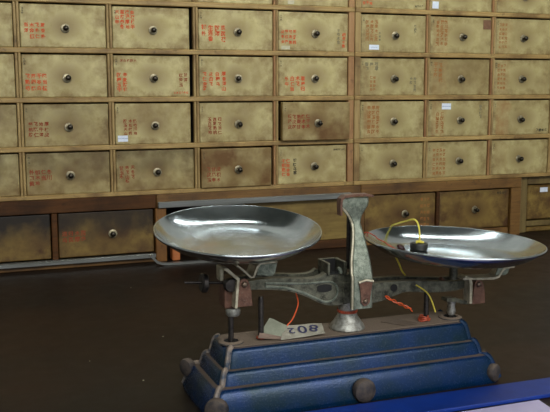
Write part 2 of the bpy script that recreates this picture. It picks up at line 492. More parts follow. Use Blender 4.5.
# ---- glyphs for the brush writing, one small mesh per character
POOL = '当归黄芪甘草白术茯苓陈皮半夏川芎白芍熟地生地桔梗防风荆芥薄荷连翘金银花菊花麦冬天冬玉竹石斛枸杞山药泽泻丹皮桂枝附子干姜细辛苍术厚朴枳壳木香砂仁香附乌药郁金丹参红花桃仁牛膝'
EXTRA = '一二三四五六七八九十802ZE—'
GLYPH = {}
def make_glyphs(chars):
    tmp = []
    for ch in sorted(set(chars)):
        cu = bpy.data.curves.new('g', 'FONT'); cu.body = ch; cu.size = 1.0; cu.resolution_u = 1 if ord(ch) > 255 else 4
        cu.offset = 0.030 if ord(ch) > 255 else 0.012
        o = bpy.data.objects.new('g', cu); COL.objects.link(o); tmp.append((ch, o))
    bpy.context.view_layer.update()
    dg = bpy.context.evaluated_depsgraph_get()
    for ch, o in tmp:
        me = bpy.data.meshes.new_from_object(o.evaluated_get(dg))
        vs = [v.co.copy() for v in me.vertices]; fs = [tuple(p.vertices) for p in me.polygons]
        if vs:
            x0 = min(v.x for v in vs); x1 = max(v.x for v in vs); y0 = min(v.y for v in vs); y1 = max(v.y for v in vs)
            cx, cy, k = (x0 + x1) / 2, (y0 + y1) / 2, max(x1 - x0, y1 - y0, 0.3)
            GLYPH[ch] = ([((v.x - cx) / k, (v.y - cy) / k) for v in vs], fs)
        bpy.data.meshes.remove(me)
    for ch, o in tmp:
        cu = o.data; bpy.data.objects.remove(o); bpy.data.curves.remove(cu)
make_glyphs(POOL + EXTRA)

def writing_mesh(items):
    """items: (char, x, z, size, tilt); strokes lie on the XZ plane facing -Y"""
    V, F = [], []
    for ch, x, z, sz, tl in items:
        if ch not in GLYPH: continue
        vs, fs = GLYPH[ch]; o = len(V); c, s_ = math.cos(tl), math.sin(tl)
        V += [(x + (a * c - b * s_) * sz, 0.0, z + (a * s_ + b * c) * sz) for a, b in vs]
        F += [tuple(o + i for i in f) for f in fs]
    me = bpy.data.meshes.new('writing'); me.from_pydata(V, [], F); me.update()
    return me

FW, FH = W - 0.0150, H - 0.0150      # drawer front
front_cache = {}
def front_mesh(w, h, mat):
    key = (round(w, 4), round(h, 4), mat.name)
    if key not in front_cache:
        bm = box(-w / 2, w / 2, 0, 0.016, -h / 2, h / 2, 0.0022, 2)
        me = bpy.data.meshes.new('front'); bmesh.ops.recalc_face_normals(bm, faces=bm.faces[:]); bm.to_mesh(me); bm.free()
        me.materials.append(mat); front_cache[key] = me
    return front_cache[key]
def mesh_of(bm, name, mat, smooth=True):
    bmesh.ops.recalc_face_normals(bm, faces=bm.faces[:])
    me = bpy.data.meshes.new(name); bm.to_mesh(me); bm.free(); me.materials.append(mat)
    if smooth:
        for p in me.polygons: p.use_smooth = True
        me.set_sharp_from_angle(angle=math.radians(40))
    return me
ROTK = Matrix.Rotation(math.pi / 2, 4, 'X')          # lathe axis z -> -y
knob_me = mesh_of(lathe([(0, 0.0), (0.0036, 0.0), (0.0031, 0.005), (0.0042, 0.0068), (0.0060, 0.0092), (0.0064, 0.0120), (0.0054, 0.0148), (0.0030, 0.0163), (0, 0.0166)], 16, ROTK), 'knob', M['knob'])
plate_me = mesh_of(lathe([(0.0030, 0.0016), (0.0075, 0.0022), (0.0100, 0.0012), (0.0104, -0.0002)], 18, ROTK), 'knob_plate', M['knob_plate'])
def box_me():
    bm = bmesh.new(); w, h, d = FW - 0.012, FH - 0.012, 0.32
    add_box(bm, -w / 2, -w / 2 + 0.008, 0.016, d, -h / 2, h / 2); add_box(bm, w / 2 - 0.008, w / 2, 0.016, d, -h / 2, h / 2)
    add_box(bm, -w / 2 + 0.008, w / 2 - 0.008, d - 0.008, d, -h / 2, h / 2); add_box(bm, -w / 2 + 0.008, w / 2 - 0.008, 0.016, d - 0.008, -h / 2, -h / 2 + 0.006)
    return mesh_of(bm, 'box', M['ochre_side'], False)
BOX_ME = box_me()

def drawer(label, cx, cz, w, h, mat, y=0.004, stain=0.0, soot=0.0, band=0.0, knob=(0.02, -0.06), group=None, texts=(), stickers=(), marks=True, has_box=True, tilt=0.0, ring=False, blots=()):
    t = empty('drawer', (cx, y, cz), label, 'drawer', group)
    t.rotation_euler = (0, tilt, 0)
    f = obj('front', front_mesh(w, h, mat), None, t)
    f['stain'] = float(stain); f['soot'] = float(soot); f['band'] = float(band)
    if has_box:
        b = obj('box', BOX_ME, None, t)
        if abs(w - FW) > 0.001 or abs(h - FH) > 0.001: b.scale = (w / FW, 1, h / FH)
    if knob:
        k = obj('knob', knob_me, None, t, (knob[0] * w, 0, knob[1] * h)); obj('knob_plate', plate_me, None, k)
        k.rotation_euler = (random.uniform(-.12, .12), random.uniform(-3, 3), random.uniform(-.12, .12))
    for (u0, u1, v0, v1, nc, nr, ik, drop) in texts:
        it = []; cw = (u1 - u0) * w / nc; chh = (v1 - v0) * h / nr
        for c in range(nc):
            for r in range(nr):
                if drop and r >= nr - drop[c % len(drop)]: continue
                it.append((random.choice(POOL), -w / 2 + u0 * w + (c + 0.5) * cw + random.uniform(-.05, .05) * cw,
                           h / 2 - v0 * h - (r + 0.5) * chh + random.uniform(-.06, .06) * chh, min(cw, chh * 1.05) * random.uniform(0.78, 0.95), random.uniform(-.08, .08)))
        name = {'ink_red': 'red_writing', 'ink_dull': 'red_writing', 'ink_orange': 'orange_writing', 'ink_black': 'black_writing', 'ink_grey': 'grey_writing'}[ik]
        obj(name, writing_mesh(it), M[ik], t, (0, -0.00025, 0))
    if marks:
        it = [(random.choice('一二三四五六七八九十'), -w / 2 + 0.0065 + random.uniform(-.0005, .0005), h / 2 - 0.010 - 0.0052 * k, 0.0042, 0) for k in range(random.choice((2, 3, 3)))]
        obj('black_marks', writing_mesh(it), M['ink_black'], t, (0, -0.00025, 0))
    for (u0, u1, v0, v1, mk, printed) in stickers:
        sw, sh = (u1 - u0) * w, (v1 - v0) * h
        st = obj('paper_label' if mk.startswith('sticker') else 'patch', box(-sw / 2, sw / 2, -0.0005, 0.0, -sh / 2, sh / 2), M[mk], t, (-w / 2 + (u0 + u1) / 2 * w, -0.0001, h / 2 - (v0 + v1) / 2 * h))
        st.rotation_euler = (0, random.uniform(-.03, .03), 0)
        if printed:
            it = [(c, (i - 1) * sh * 0.55, 0, sh * 0.5, 0) for i, c in enumerate('802')]
            it = [('—', (i - 1) * sh * 0.55, 0, sh * 0.5, 0) for i in range(3)]
            obj('print', writing_mesh(it), M['ink_blue'], st, (0, -0.0007, 0))
    return t

ROWN = {0: 'cut-off top row', 1: 'first full row', 2: 'second full row', 3: 'third full row', 4: 'fourth full row'}
COLN = {-1: 'cut-off left column', 0: 'first full column', 1: 'second full column', 2: 'third full column', 3: 'fourth full column', 4: 'fifth full column', 5: 'sixth full column', 6: 'rightmost column'}
R_, D_, O_, K_, G_ = 'ink_red', 'ink_dull', 'ink_orange', 'ink_black', 'ink_grey'
# (look, texts, stickers, stain, band, extra)
DR = {
 (0, 1): ('cream drawer with bright red writing', [(.04, .29, .42, .80, 4, 3, R_, (1, 0, 0, 0))], [], .12, 0, {}),
 (0, 2): ('cream drawer, red writing block lower left', [(.03, .29, .43, .85, 4, 3, R_, None)], [], .12, 0, {}),
 (0, 3): ('stained drawer with dull red writing', [(.04, .29, .40, .78, 4, 3, D_, None)], [], .42, 0, {}),
 (0, 4): ('grimy ochre drawer with dull red writing', [(.03, .30, .38, .78, 4, 3, D_, (0, 0, 1, 1))], [], .55, 0, {}),
 (1, 1): ('cream drawer with red writing upper left', [(.03, .29, .08, .54, 4, 4, R_, (1, 0, 0, 0))], [], .06, 0, {'gap': 1}),
 (1, 2): ('cream drawer, red writing left and right', [(.03, .18, .40, .88, 2, 4, R_, None), (.85, .97, .40, .76, 2, 3, D_, (0, 1)), (.08, .30, .08, .17, 5, 1, D_, None), (.78, .98, .86, .94, 6, 1, R_, None)], [], .06, 0, {'gap': 1}),
 (1, 3): ('olive drawer, red writing above white sticker', [(.10, .29, .38, .78, 3, 4, D_, None)], [(.03, .16, .78, .93, 'sticker', 1)], .30, 0, {'gap': 1}),
 (1, 4): ('grimy olive drawer with dull red writing', [(.03, .24, .36, .80, 3, 4, D_, (1, 0, 1))], [], .5, 0, {}),
 (2, 1): ('cream drawer with four red writing columns', [(.03, .37, .38, .80, 4, 3, R_, (1, 0, 1, 0))], [], .06, 0, {}),
 (2, 2): ('cream drawer with loose red writing reaching its knob', [(.03, .37, .38, .86, 4, 4, R_, (0, 1, 1, 0))], [], .10, 0, {}),
 (2, 3): ('grey olive drawer with small dark red writing', [(.10, .30, .36, .80, 3, 4, D_, None)], [], .22, 0, {}),
 (2, 4): ('brown-stained drawer above the left pan', [(.07, .27, .45, .86, 3, 3, D_, None)], [], .85, 0, {'gap': 1}),
 (3, 1): ('cream drawer, red writing left, grey-red columns right', [(.03, .25, .44, .84, 4, 3, R_, None), (.83, .89, .40, .80, 1, 4, G_, None), (.91, .97, .50, .90, 1, 4, R_, None)], [(.04, .16, .87, .96, 'sticker_pale', 0)], .10, 0, {}),
 (3, 2): ('cream drawer with two lines of red writing', [(.08, .38, .48, .88, 4, 3, R_, (1, 0, 1, 0))], [], .10, 0, {}),
 (3, 3): ('brown-stained drawer pulled slightly out', [(.07, .40, .30, .70, 5, 3, D_, (0, 0, 0, 0))], [], .80, 0, {'out': 1}),
 (3, 4): ('olive drawer with red and black brush columns', [(.04, .17, .32, .80, 2, 4, R_, None), (.20, .27, .32, .76, 1, 4, K_, None), (.80, .98, .07, .16, 6, 1, K_, None)], [], .20, 0, {}),
 (4, 1): ('grey cream drawer with white sticker and faint orange writing', [(.06, .26, .14, .72, 3, 5, O_, None), (.26, .30, .44, .72, 1, 3, G_, None), (.80, .86, .24, .50, 1, 3, G_, None)], [(.12, .27, .80, .93, 'sticker', 1)], .12, .15, {}),
 (4, 2): ('grey cream drawer with very faint grey writing', [(.06, .28, .10, .34, 3, 2, G_, (0, 1, 0)), (.14, .24, .46, .90, 2, 4, O_, None), (.76, .88, .50, .90, 2, 4, G_, (2, 0))], [], .14, .1, {}),
 (4, 3): ('grey cream drawer with brown strip and no red writing', [(.10, .30, .10, .88, 3, 6, O_, None)], [], .06, .55, {}),
 (4, 4): ('plain grey drawer without writing', [], [], .2, .05, {}),
 (5, 1): ('grey cream drawer with brown square patch', [(.08, .28, .10, .80, 3, 6, O_, None)], [(.86, .99, .06, .32, 'patch_brown', 0)], .10, .35, {}),
 (5, 2): ('grey cream drawer with ragged brown stain', [(.06, .22, .1, .8, 2, 5, O_, (2, 1))], [], .35, .25, {}),
 (5, 3): ('grey drawer with white sticker high on its left', [(.10, .26, .30, .92, 2, 5, O_, None), (.82, .90, .10, .5, 1, 4, G_, None)], [(.21, .36, .07, .24, 'sticker', 1)], .10, .4, {}),
 (5, 4): ('grey drawer with tall faded orange writing', [(.08, .30, .16, .94, 4, 6, O_, None)], [], .10, .2, {}),
 (6, 1): ('grey cream drawer with faint orange writing', [(.05, .20, .12, .86, 3, 6, O_, None)], [], .10, .25, {}),
 (6, 2): ('grey cream drawer with a pale scraped patch', [(.05, .20, .10, .86, 3, 6, O_, None)], [], .16, .25, {}),
 (6, 3): ('grey cream drawer with black scribble at lower right', [(.76, .97, .82, .94, 4, 1, K_, None)], [], .12, .6, {}),
 (6, 4): ('plain grey drawer without writing', [], [], .12, .15, {}),
 (3, 0): ('cream drawer with yellowed sticker at bottom', [], [(.13, .22, .86, .96, 'sticker_pale', 0)], .1, 0, {}),
 (4, 0): ('grey cream drawer with red writing, black scribble', [(.01, .17, .30, .93, 3, 5, R_, None), (.82, .96, .86, .95, 4, 1, K_, None)], [], .1, 0, {}),
 (5, 0): ('grey cream drawer with a white torn corner', [], [(.02, .12, .76, .95, 'sticker', 0)], .1, 0, {}),
 (6, 0): ('grey cream drawer with its knob just in view', [], [], .1, .1, {}),
 (0, 0): ('cream drawer', [(.04, .3, .2, .6, 4, 3, R_, None)], [], .1, 0, {}),
 (1, 0): ('cream drawer', [(.04, .3, .2, .6, 4, 3, R_, None)], [], .1, 0, {}),
 (2, 0): ('cream drawer', [(.04, .3, .2, .6, 4, 3, R_, None)], [], .1, 0, {}),
}
STL = {-1: [.1, .25, .15, .45, .45]}
for c in range(-1, 7):
    for r in range(0, 5):
        look, tx, st, stain, band, ex = DR.get((c, r), (('dark smudged cream drawer', 'olive cream drawer', 'pale yellowish drawer', 'grey smudged drawer', 'yellowish olive drawer')[r], [(.04, .3, .3, .7, 4, 3, R_, None)], [], STL[-1][r] if c == -1 else .1, 0, {}))
        x0, x1 = col_x(c); zt, zb = row_z(r)
        w, h = FW, FH
        cx, cz = (x0 + x1) / 2, (zt + zb) / 2 - 0.0018
        y = 0.0035 + random.uniform(-.001, .002)
        if ex.get('gap'): w -= 0.007; cx -= 0.0035
        if ex.get('out'): y = -0.016; cx += 0.001; w -= 0.004
        elif c == 2 and r == 4: y = -0.006
        tilt = random.uniform(-.004, .004)
        mat = M['drawer_right'] if c >= 4 else M['drawer_left']
        grp = 'drawers of the right herb cabinet' if c >= 4 else 'drawers of the left herb cabinet'
        drawer('%s, %s, %s' % (look, ROWN[r], COLN[c]), cx, cz, w, h, mat, y, stain, (.42 if r == 4 and c < 2 else .22 if r == 3 and c < 1 else 0), band,
               (0.02 if c != 6 else -0.02, -0.05), grp, tx, st, True, True, tilt)

# ------------------------------------------------------------------ lower cabinet under the two drawer cabinets
lc = empty('lower_cabinet', (0.55, 0.2, CT), 'dark stained lower cabinet frame standing on the counter under the drawers', 'cabinet')
def LB(n, a, b, c, d, e, f, mat, bev=0.0015):
    return obj(n, box(a - 0.55, b - 0.55, c - 0.2, d - 0.2, e, f, bev, 1), mat, lc)
LB('beam', -0.212, 0.297, -0.004, 0.385, 0.1295, 0.1610, M['beam_dark'])
LB('beam', 0.298, 0.830, -0.004, 0.385, 0.1295, 0.1610, M['beam'])
LB('beam', 0.831, 1.3255, -0.004, 0.385, 0.1345, 0.1610, M['beam'])
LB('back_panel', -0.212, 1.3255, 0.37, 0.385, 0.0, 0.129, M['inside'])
LB('bottom_rail', -0.212, 0.2935, 0.002, 0.03, 0.0005, 0.0110, M['beam'])
LB('bottom_rail', 0.420, 0.830, 0.004, 0.03, 0.0005, 0.0220, M['beam_dark'])
LB('bottom_rail', 0.831, 1.290, 0.002, 0.03, 0.0005, 0.0240, M['beam'])
LB('post', 0.0575, 0.0705, 0.000, 0.02, 0.0115, 0.129, M['beam_dark'])
LB('post', 0.2945, 0.3205, -0.006, 0.03, 0.0005, 0.129, M['post'])
LB('post', 0.8300, 0.8440, 0.000, 0.02, 0.0245, 0.134, M['beam'])
LB('post', 1.0580, 1.0680, 0.000, 0.02, 0.0245, 0.134, M['beam_dark'])
LB('post', 1.2930, 1.3255, -0.004, 0.385, 0.0005, 0.134, M['beam'])
LB('panel', 0.520, 0.829, 0.010, 0.022, 0.0225, 0.129, M['panel'])
LB('track', -0.212, 0.2930, -0.012, 0.002, 0.0125, 0.0225, M['aluminium'], 0.001)
LB('track', 0.3000, 0.800, -0.014, -0.0045, 0.1300, 0.1440, M['aluminium'], 0.001)
wb = obj('wood_block', box(0.334, 0.353, -0.004, 0.02, CT + 0.0005, CT + 0.036, 0.002), M['post'])
wb.data.materials[0] = simple('orange_wood', (186, 110, 58), (160, 90, 44), 40, 0.6, 0, 0.1)
tag(wb, 'small orange wood block standing in the dark opening behind the left pan', 'block')

def low_drawer(label, x0, x1, z0, z1, **kw):
    drawer(label, (x0 + x1) / 2, CT + (z0 + z1) / 2, x1 - x0, z1 - z0, M['drawer_low'], group='large drawers just above the counter', **kw)
low_drawer('soot-blackened ochre drawer just above the counter, cut off at the left edge', -0.208, 0.055, 0.0245, 0.1270, soot=1.0, stain=.4, knob=(0.0, 0.02))
low_drawer('soot-blackened ochre drawer with orange writing left of the left scale pan', 0.0725, 0.2915, 0.0245, 0.1270, soot=0.85, stain=.6, knob=(0.06, -0.02), texts=[(.03, .28, .40, .66, 4, 2, D_, None)])
low_drawer('ochre drawer with orange smears behind the yellow wire', 0.8465, 1.0560, 0.0260, 0.1310, stain=.7, knob=(0.06, 0.0), texts=[(.78, .92, .08, .9, 3, 5, O_, None)])
low_drawer('ochre drawer with black scribble at upper right above the right pan', 1.0700, 1.2900, 0.0260, 0.1310, stain=.4, knob=(0.0, 0.0), texts=[(.82, .96, .05, .14, 4, 1, K_, None)])

# recessed side cabinet on the far right
sc_ = empty('side_cabinet', (1.50, 0.2, CT), 'olive side cabinet at far right with framed panels and white sticker', 'cabinet')
def SB(n, a, b, c, d, e, f, mat, bev=0.0015):
    return obj(n, box(a - 1.5, b - 1.5, c - 0.2, d - 0.2, e, f, bev, 1), mat, sc_)
SB('frame_post', 1.3275, 1.3640, 0.020, 0.045, 0.0005, 0.1605, M['ochre_side'])
SB('frame_post', 1.6340, 1.6700, 0.020, 0.045, 0.0005, 0.1605, M['ochre_side'])
SB('frame_rail', 1.3645, 1.6335, 0.020, 0.045, 0.1375, 0.1605, M['ochre_side'])
SB('frame_rail', 1.3645, 1.6335, 0.020, 0.045, 0.0180, 0.0330, M['ochre_side'])
SB('carcass', 1.3275, 1.6700, 0.060, 0.385, 0.0005, 0.1605, M['inside'])
pn = SB('panel', 1.3675, 1.6300, 0.022, 0.045, 0.0365, 0.1340, M['drawer_low'], 0.003); pn['stain'] = .2
pn = SB('panel', 1.3675, 1.6300, 0.022, 0.045, 0.0010, 0.0150, M['drawer_low'], 0.003); pn['stain'] = .2
SB('paper_label', 1.4080, 1.4340, 0.0212, 0.0222, 0.1140, 0.1270, M['sticker'], 0.0)

# bent metal strip lying on the counter
o = obj('metal_strip', ribbon([(0.272, 0.026), (0.279, 0.018), (0.287, 0.009), (0.298, 0.0052), (0.312, 0.0034), (0.36, 0.0030), (0.46, 0.0030)], 0.0055, -0.052, -0.040, 0.0), M['aluminium'], None, (0, 0, CT + 0.0002))
tag(o, 'bent grey metal strip with upturned end on the counter behind the left pan', 'strip')

# ------------------------------------------------------------------ balance scale
SX, SY = 0.352, -0.912
S = empty('balance_scale', (SX, SY, CT), 'old blue enamelled balance scale with stepped base and grey cast beam', 'scale')
LV = [(.000, .073, .2125), (.006, .074, .2140), (.032, .0640, .2050), (.0350, .0622, .2030), (.0368, .0600, .2010), (.0376, .0570, .1985), (.0378, .0535, .1950), (.0500, .0498, .1918), (.0530, .0485, .1905), (.0548, .0465, .1888),
      (.0555, .0440, .1865), (.0557, .0415, .1845), (.0745, .0367, .1807), (.0772, .0355, .1795), (.0790, .0337, .1778), (.0798, .0315, .1755), (.0800, .0290, .1730)]
base = obj('base', loft([rrect(hx, hy, .016, z, seg=4) for z, hy, hx in LV]), M['blue_enamel'], S, smooth=True)
obj('top_plate', loft([rrect(.1745, .0305, .013, .0796), rrect(.1745, .0305, .013, .0806), rrect(.173, .029, .012, .0812)]), M['base_top'], base)
foot_prof = [(0, -0.008), (0.013, -0.008), (0.0155, -0.005), (0.016, 0.002), (0.0145, 0.0055), (0.010, 0.0075), (0, 0.0082)]
def foot(x, y, z, k, rz=0.0):
    obj('foot', lathe([(r * k, q * k) for r, q in foot_prof], 18, Matrix.Rotation(rz, 4, 'Z') @ ROTK), M['foot'], base, (x, y, z), smooth=True)
foot(-.004, -.0735, .0165, 1.0)
foot(.2010, -.0680, .0135, .82, .5)
foot(-.2040, -.0690, .0160, .95, -.5)
foot(-.2075, .0560, .0320, .78, -1.1)
foot(.2050, .0620, .0140, .85, 2.0)
for sx in (-1, 1):
    for sy in (-1, 1):
        pts = [(sx * (hx - .0048), sy * (hy - .0048), z) for z, hy, hx in LV[1:-1]]
        obj('corner_rib', tube(pts, .0040, 8), M['worn_rib'] if sx < 0 else M['blue_enamel'], base, smooth=True)
for x in (-.165, .166):
    rg = obj('socket_ring', lathe([(.0095, 0), (.0095, .0022), (.0125, .0030), (.0165, .0012), (.0170, -.0005)], 28), M['base_top'], base, (x, -.008, .0812), smooth=True)
    obj('socket_hole', lathe([(0, 0), (.0098, 0), (.0098, .0006), (0, .0006)], 24), M['black_hollow'], rg)

# column between base and beam
cf = obj('column', lathe([(0, 0), (.0235, 0), (.0245, .002), (.0235, .005), (.0190, .011), (.0150, .017), (.0128, .022), (.0120, .026), (.0128, .0275), (.0128, .043), (0, .043)], 28), M['silver'], S, (.004, -.004, .0812), smooth=True)
bm = bmesh.new()
for k in range(2):
    add_tube(bm, [(.0132 * math.cos(a), .0132 * math.sin(a), .0245 + k * .0018 + .0006 * math.sin(a)) for a in [2 * math.pi * i / 24 for i in range(24)]], .0011, 6, True)
obj('red_cord', bm, M['red_cord'], cf, smooth=True)

# beam: left and right arm
def ol(pts, sub=4): return [(p.x, p.z) for p in smooth_path([(x, 0, z) for x, z in pts], sub)]
top = ol([(-.150, .161), (-.127, .163), (-.100, .1622), (-.065, .1585), (-.046, .1585), (-.036, .162), (-.031, .168)], 3)
bot = ol([(.004, .122), (-.012, .1185), (-.028, .1190), (-.042, .1235), (-.065, .1355), (-.090, .1445), (-.127, .1495), (-.150, .150)], 4)
outl = top[:-2] + [(-.031, .160), (.004, .160)] + bot
beam = obj('left_arm', prism(outl, -.016, -.004, .001), M['cast'], S, smooth=True)
rim = ol([(-.120, .1575), (-.090, .1545), (-.060, .152), (-.030, .152), (-.019, .146), (-.017, .137), (-.022, .127), (-.034, .1245), (-.046, .1295), (-.070, .1415), (-.095, .1495), (-.120, .153)], 3)
obj('rim', tube([(x, -.0162, z) for x, z in rim], .0016, 6, True), M['cast_green'], beam, smooth=True)
rec = [(-.036 + .0115 * math.cos(a) * (1 - .12 * math.cos(4 * a)), .1435 + .0055 * math.sin(a)) for a in [2 * math.pi * i / 20 for i in range(20)]]
obj('recess', prism(rec, -.0168, -.0155), M['black_hollow'], beam)
obj('left_arm', prism([(x, z) for x, z in outl], .014, .024, .001), M['cast'], S, smooth=True)
# bearing block on the beam with a dark notch and peg
bm = bmesh.new()
add_box(bm, -.0320, -.0285, -.018, .016, .160, .1775, .0006); add_box(bm, -.0080, -.0035, -.018, .016, .160, .1775, .0006)
add_box(bm, -.0285, -.0080, .012, .016, .160, .1775); add_box(bm, -.0285, -.0080, -.0165, .010, .156, .1600)
bl = obj('bearing_block', bm, M['cast'], S)
obj('notch', box(-.0284, -.0081, .0105, .0118, .1602, .1770), M['black_hollow'], bl)
obj('notch_floor', box(-.0284, -.0081, -.0140, .0104, .1601, .1612), M['black_hollow'], bl)
obj('peg', tube([(-.0135, -.0200, .163), (-.0150, -.0195, .168), (-.0180, -.0190, .171)], [.003, .0028, .002], 8), M['cast_green'], bl, smooth=True)

rt_top = [(.000, .147), (.045, .1435), (.0875, .1425), (.136, .138), (.172, .135), (.196, .137)]
rt_bot = [(.196, .127), (.172, .122), (.136, .122), (.100, .126), (.0875, .127), (.062, .1205), (.045, .1165), (.000, .114)]
right = obj('right_arm', prism(ol(rt_top, 3) + ol(rt_bot, 3), -.014, -.004, .001), M['cast'], S, smooth=True)
obj('hole', lathe([(0, -.0004), (.0052, -.0004), (.0052, .0010), (0, .0010)], 16, ROTK), M['black_hollow'], right, (.070, -.0142, .1345))
obj('right_arm', prism(ol(rt_top, 3) + ol(rt_bot, 3), .014, .024, .001), M['cast'], S, smooth=True)
obj('cross_bar', tube([(.0, -.012, .135), (.0, .022, .135)], .007, 12), M['cast'], S, smooth=True)

# upright post with flange and pointer plate
secs = [(-.0085, .0225, -.0455, -.017, .1185), (-.0085, .0225, -.0455, -.017, .1600), (-.0090, .0225, -.0440, -.015, .1660), (-.0070, .0212, -.0390, -.011, .1840), (-.0020, .0188, -.0320, -.008, .2040),
        (.0020, .0165, -.0240, -.004, .2220), (.0020, .0158, -.0200, .000, .2300), (-.0025, .0178, -.0200, .004, .2390), (-.0090, .0220, -.0215, .008, .2470), (-.0155, .0255, -.0225, .012, .2530), (-.0165, .0265, -.0225, .014, .2580), (-.0160, .0260, -.0220, .014, .2640)]
secs = [(a, b, yf, yf + .0075, z) for a, b, yf, yb, z in secs]
bm = loft([[(a, yf + .003, z), (a + .003, yf, z), (b - .003, yf, z), (b, yf + .003, z), (b, yb, z), (a, yb, z)] for a, b, yf, yb, z in secs])
post = obj('post', bm, M['cast_green'], S, smooth=True)
def edge(side):
    return [((a if side < 0 else b), yf + .0008, z) for a, b, yf, yb, z in secs[:-2]]
obj('post_edge', tube(smooth_path(edge(-1), 3), .0017, 6), M['cream_edge'], post, smooth=True)
obj('flange', ribbon([(-.0165, .2420), (-.0172, .2560), (-.0165, .2640), (-.0120, .2672), (.004, .2685), (.022, .2680), (.0305, .2655)], .0030, -.0270, -.0150, .0006), M['rust_plate'], post)
pl = obj('pointer_plate', prism(ol([(.0000, .1535), (.0100, .1560), (.0205, .1540)], 3) + [(.0185, .1450), (.0165, .1350)] + ol([(.0165, .1280), (.0120, .1228), (.0070, .1225), (.0030, .1280)], 3) + [(.0035, .1350), (.0020, .1450)], -.0475, -.0452, .0005), M['rust_plate'], post)
obj('plate_lip', tube([(-.0005, -.0478, .1548), (.0100, -.0480, .1575), (.0208, -.0478, .1552)], .0016, 8), M['cream_edge'], post, smooth=True)
riv = [(0, .0026), (.0018, .0024), (.0032, .0014), (.0037, 0), (.0037, -.0008)]
obj('rivet', lathe(riv, 16, ROTK), M['rivet'], pl, (.0098, -.0476, .1288), smooth=True)
obj('rear_strut', box(.0010, .0090, -.010, -.004, .165, .262, .001), M['dark_iron'], S)
obj('rear_block', box(-.010, .020, -.017, .014, .1185, .150, .002), M['cast'], S)

# ---- left pan carrier
lcar = obj('left_carrier', box(-.1755, -.1580, -.0150, .012, .1270, .1680, .003, 2), M['rust_plate'], S)
obj('flange_strip', ribbon([(-.1735, .1795), (-.1700, .1795), (-.1545, .1655), (-.1560, .1550), (-.1580, .1275)], .0034, -.0300, -.0130, .0004), M['cream_edge'], lcar, (-.0065, 0, .0035))
obj('fold_plate', ribbon([(-.1560, .1830), (-.1490, .1775), (-.1370, .1655), (-.1335, .1660), (-.1285, .1790), (-.1240, .1835), (-.1010, .1835)], .0024, -.0280, .000, .0004), M['cream_edge'], lcar, (-.0065, 0, .0035))
obj('side_tab', box(-.1805, -.1750, -.012, .004, .1640, .1835, .001), M['cream_edge'], lcar)
obj('green_flange', prism([(-.1265, .1815), (-.1010, .1815), (-.1040, .1690), (-.1080, .1650), (-.1290, .1680)], -.0265, -.0240, .0004), M['cast_green'], lcar, (-.0065, 0, .0035))
hp = obj('hanger_plate', prism([(-.1565, .1280), (-.1345, .1280)] + ol([(-.1365, .1450), (-.1385, .1560), (-.1420, .1635), (-.1490, .1640), (-.1535, .1570), (-.1555, .1450)], 3), -.0260, -.0230, .0006), M['rust_plate'], lcar, (-.0065, 0, .0035))
obj('rivet', lathe([(r * 1.15, z) for r, z in riv], 16, ROTK), M['rivet'], hp, (-.1455, -.0262, .1570), smooth=True)
obj('dark_joint', lathe([(0, .0), (.009, 0), (.0095, .006), (.008, .010), (0, .011)], 16, ROTK), M['dark_iron'], lcar, (-.1685, -.0140, .1600), smooth=True)
obj('hanger_block', box(-.1580, -.1345, -.0230, .012, .1275, .1500, .002), M['rust_plate'], lcar, (-.0065, 0, .0035))
obj('nut', lathe([(0, 0), (.0080, 0), (.0095, .002), (.0100, .006), (.0092, .0105), (0, .0105)], 14), M['silver'], lcar, (-.1620, -.008, .1165), smooth=True)
obj('rod', tube([(-.165, -.008, .0815), (-.165, -.008, .1195)], .0036, 12), M['dark_iron'], lcar, smooth=True)
obj('pan_seat', lathe([(0, .0), (.026, 0), (.030, .0035), (.026, .007), (0, .007)], 24), M['cast'], lcar, (-.150, .014, .1970 - .0065), smooth=True)
sc2 = obj('adjusting_screw', tube([(-.2260, -.008, .1655), (-.1750, -.008, .1610)], .0017, 8), M['dark_iron'], S, smooth=True)
obj('weight_disc', lathe([(0, -.0042), (.0110, -.0042), (.0128, -.0025), (.0128, .0025), (.0110, .0042), (0, .0042)], 24, Matrix.Rotation(math.radians(94), 4, 'Y')), M['dark_iron'], sc2, (-.2005, -.008, .1632), smooth=True)

# ---- right pan carrier
rcar = obj('right_carrier', ribbon([(.1720, .1420), (.1960, .1400), (.2240, .1380), (.2320, .1400), (.2375, .1490), (.2430, .1525), (.2580, .1530)], .0030, -.0300, -.0080, .0004), M['cream_edge'], S)
obj('front_leg', ribbon([(.1850, .1395), (.1935, .1370), (.1955, .1300), (.1955, .1000)], .0046, -.0280, -.0120, .0006), M['cream_edge'], rcar, (-.0085, 0, .0040))
obj('foot_arm', ribbon([(.1975, .1000), (.1850, .1015), (.1750, .1060), (.1600, .1070)], .0050, -.0220, -.0060, .0006), M['cast'], rcar, (-.0085, 0, .0040))
obj('green_flange', prism([(.2390, .1500), (.2600, .1510), (.2560, .1400), (.2510, .1375), (.2350, .1385)], -.0290, -.0268, .0004), M['cast_green'], rcar, (-.0085, 0, .0040))
hp = obj('hanger_plate', prism([(.1985, .0985), (.2205, .0985)] + ol([(.2190, .1120), (.2170, .1250), (.2120, .1330), (.2050, .1330), (.2015, .1270), (.1998, .1130)], 3), -.0270, -.0240, .0006), M['rust_plate'], rcar, (-.0085, 0, .0040))
obj('rivet', lathe([(r * 1.1, z) for r, z in riv], 16, ROTK), M['rivet'], hp, (.2085, -.0272, .1270), smooth=True)
obj('hanger_block', box(.1990, .2180, -.0240, -.0080, .0990, .1300, .002), M['rust_plate'], rcar, (-.0085, 0, .0040))
obj('clamp', lathe([(0, 0), (.0048, 0), (.0066, .005), (.0052, .012), (.0066, .018), (.0072, .024), (0, .025)], 14), M['silver'], rcar, (.1665, -.010, .0860), smooth=True)
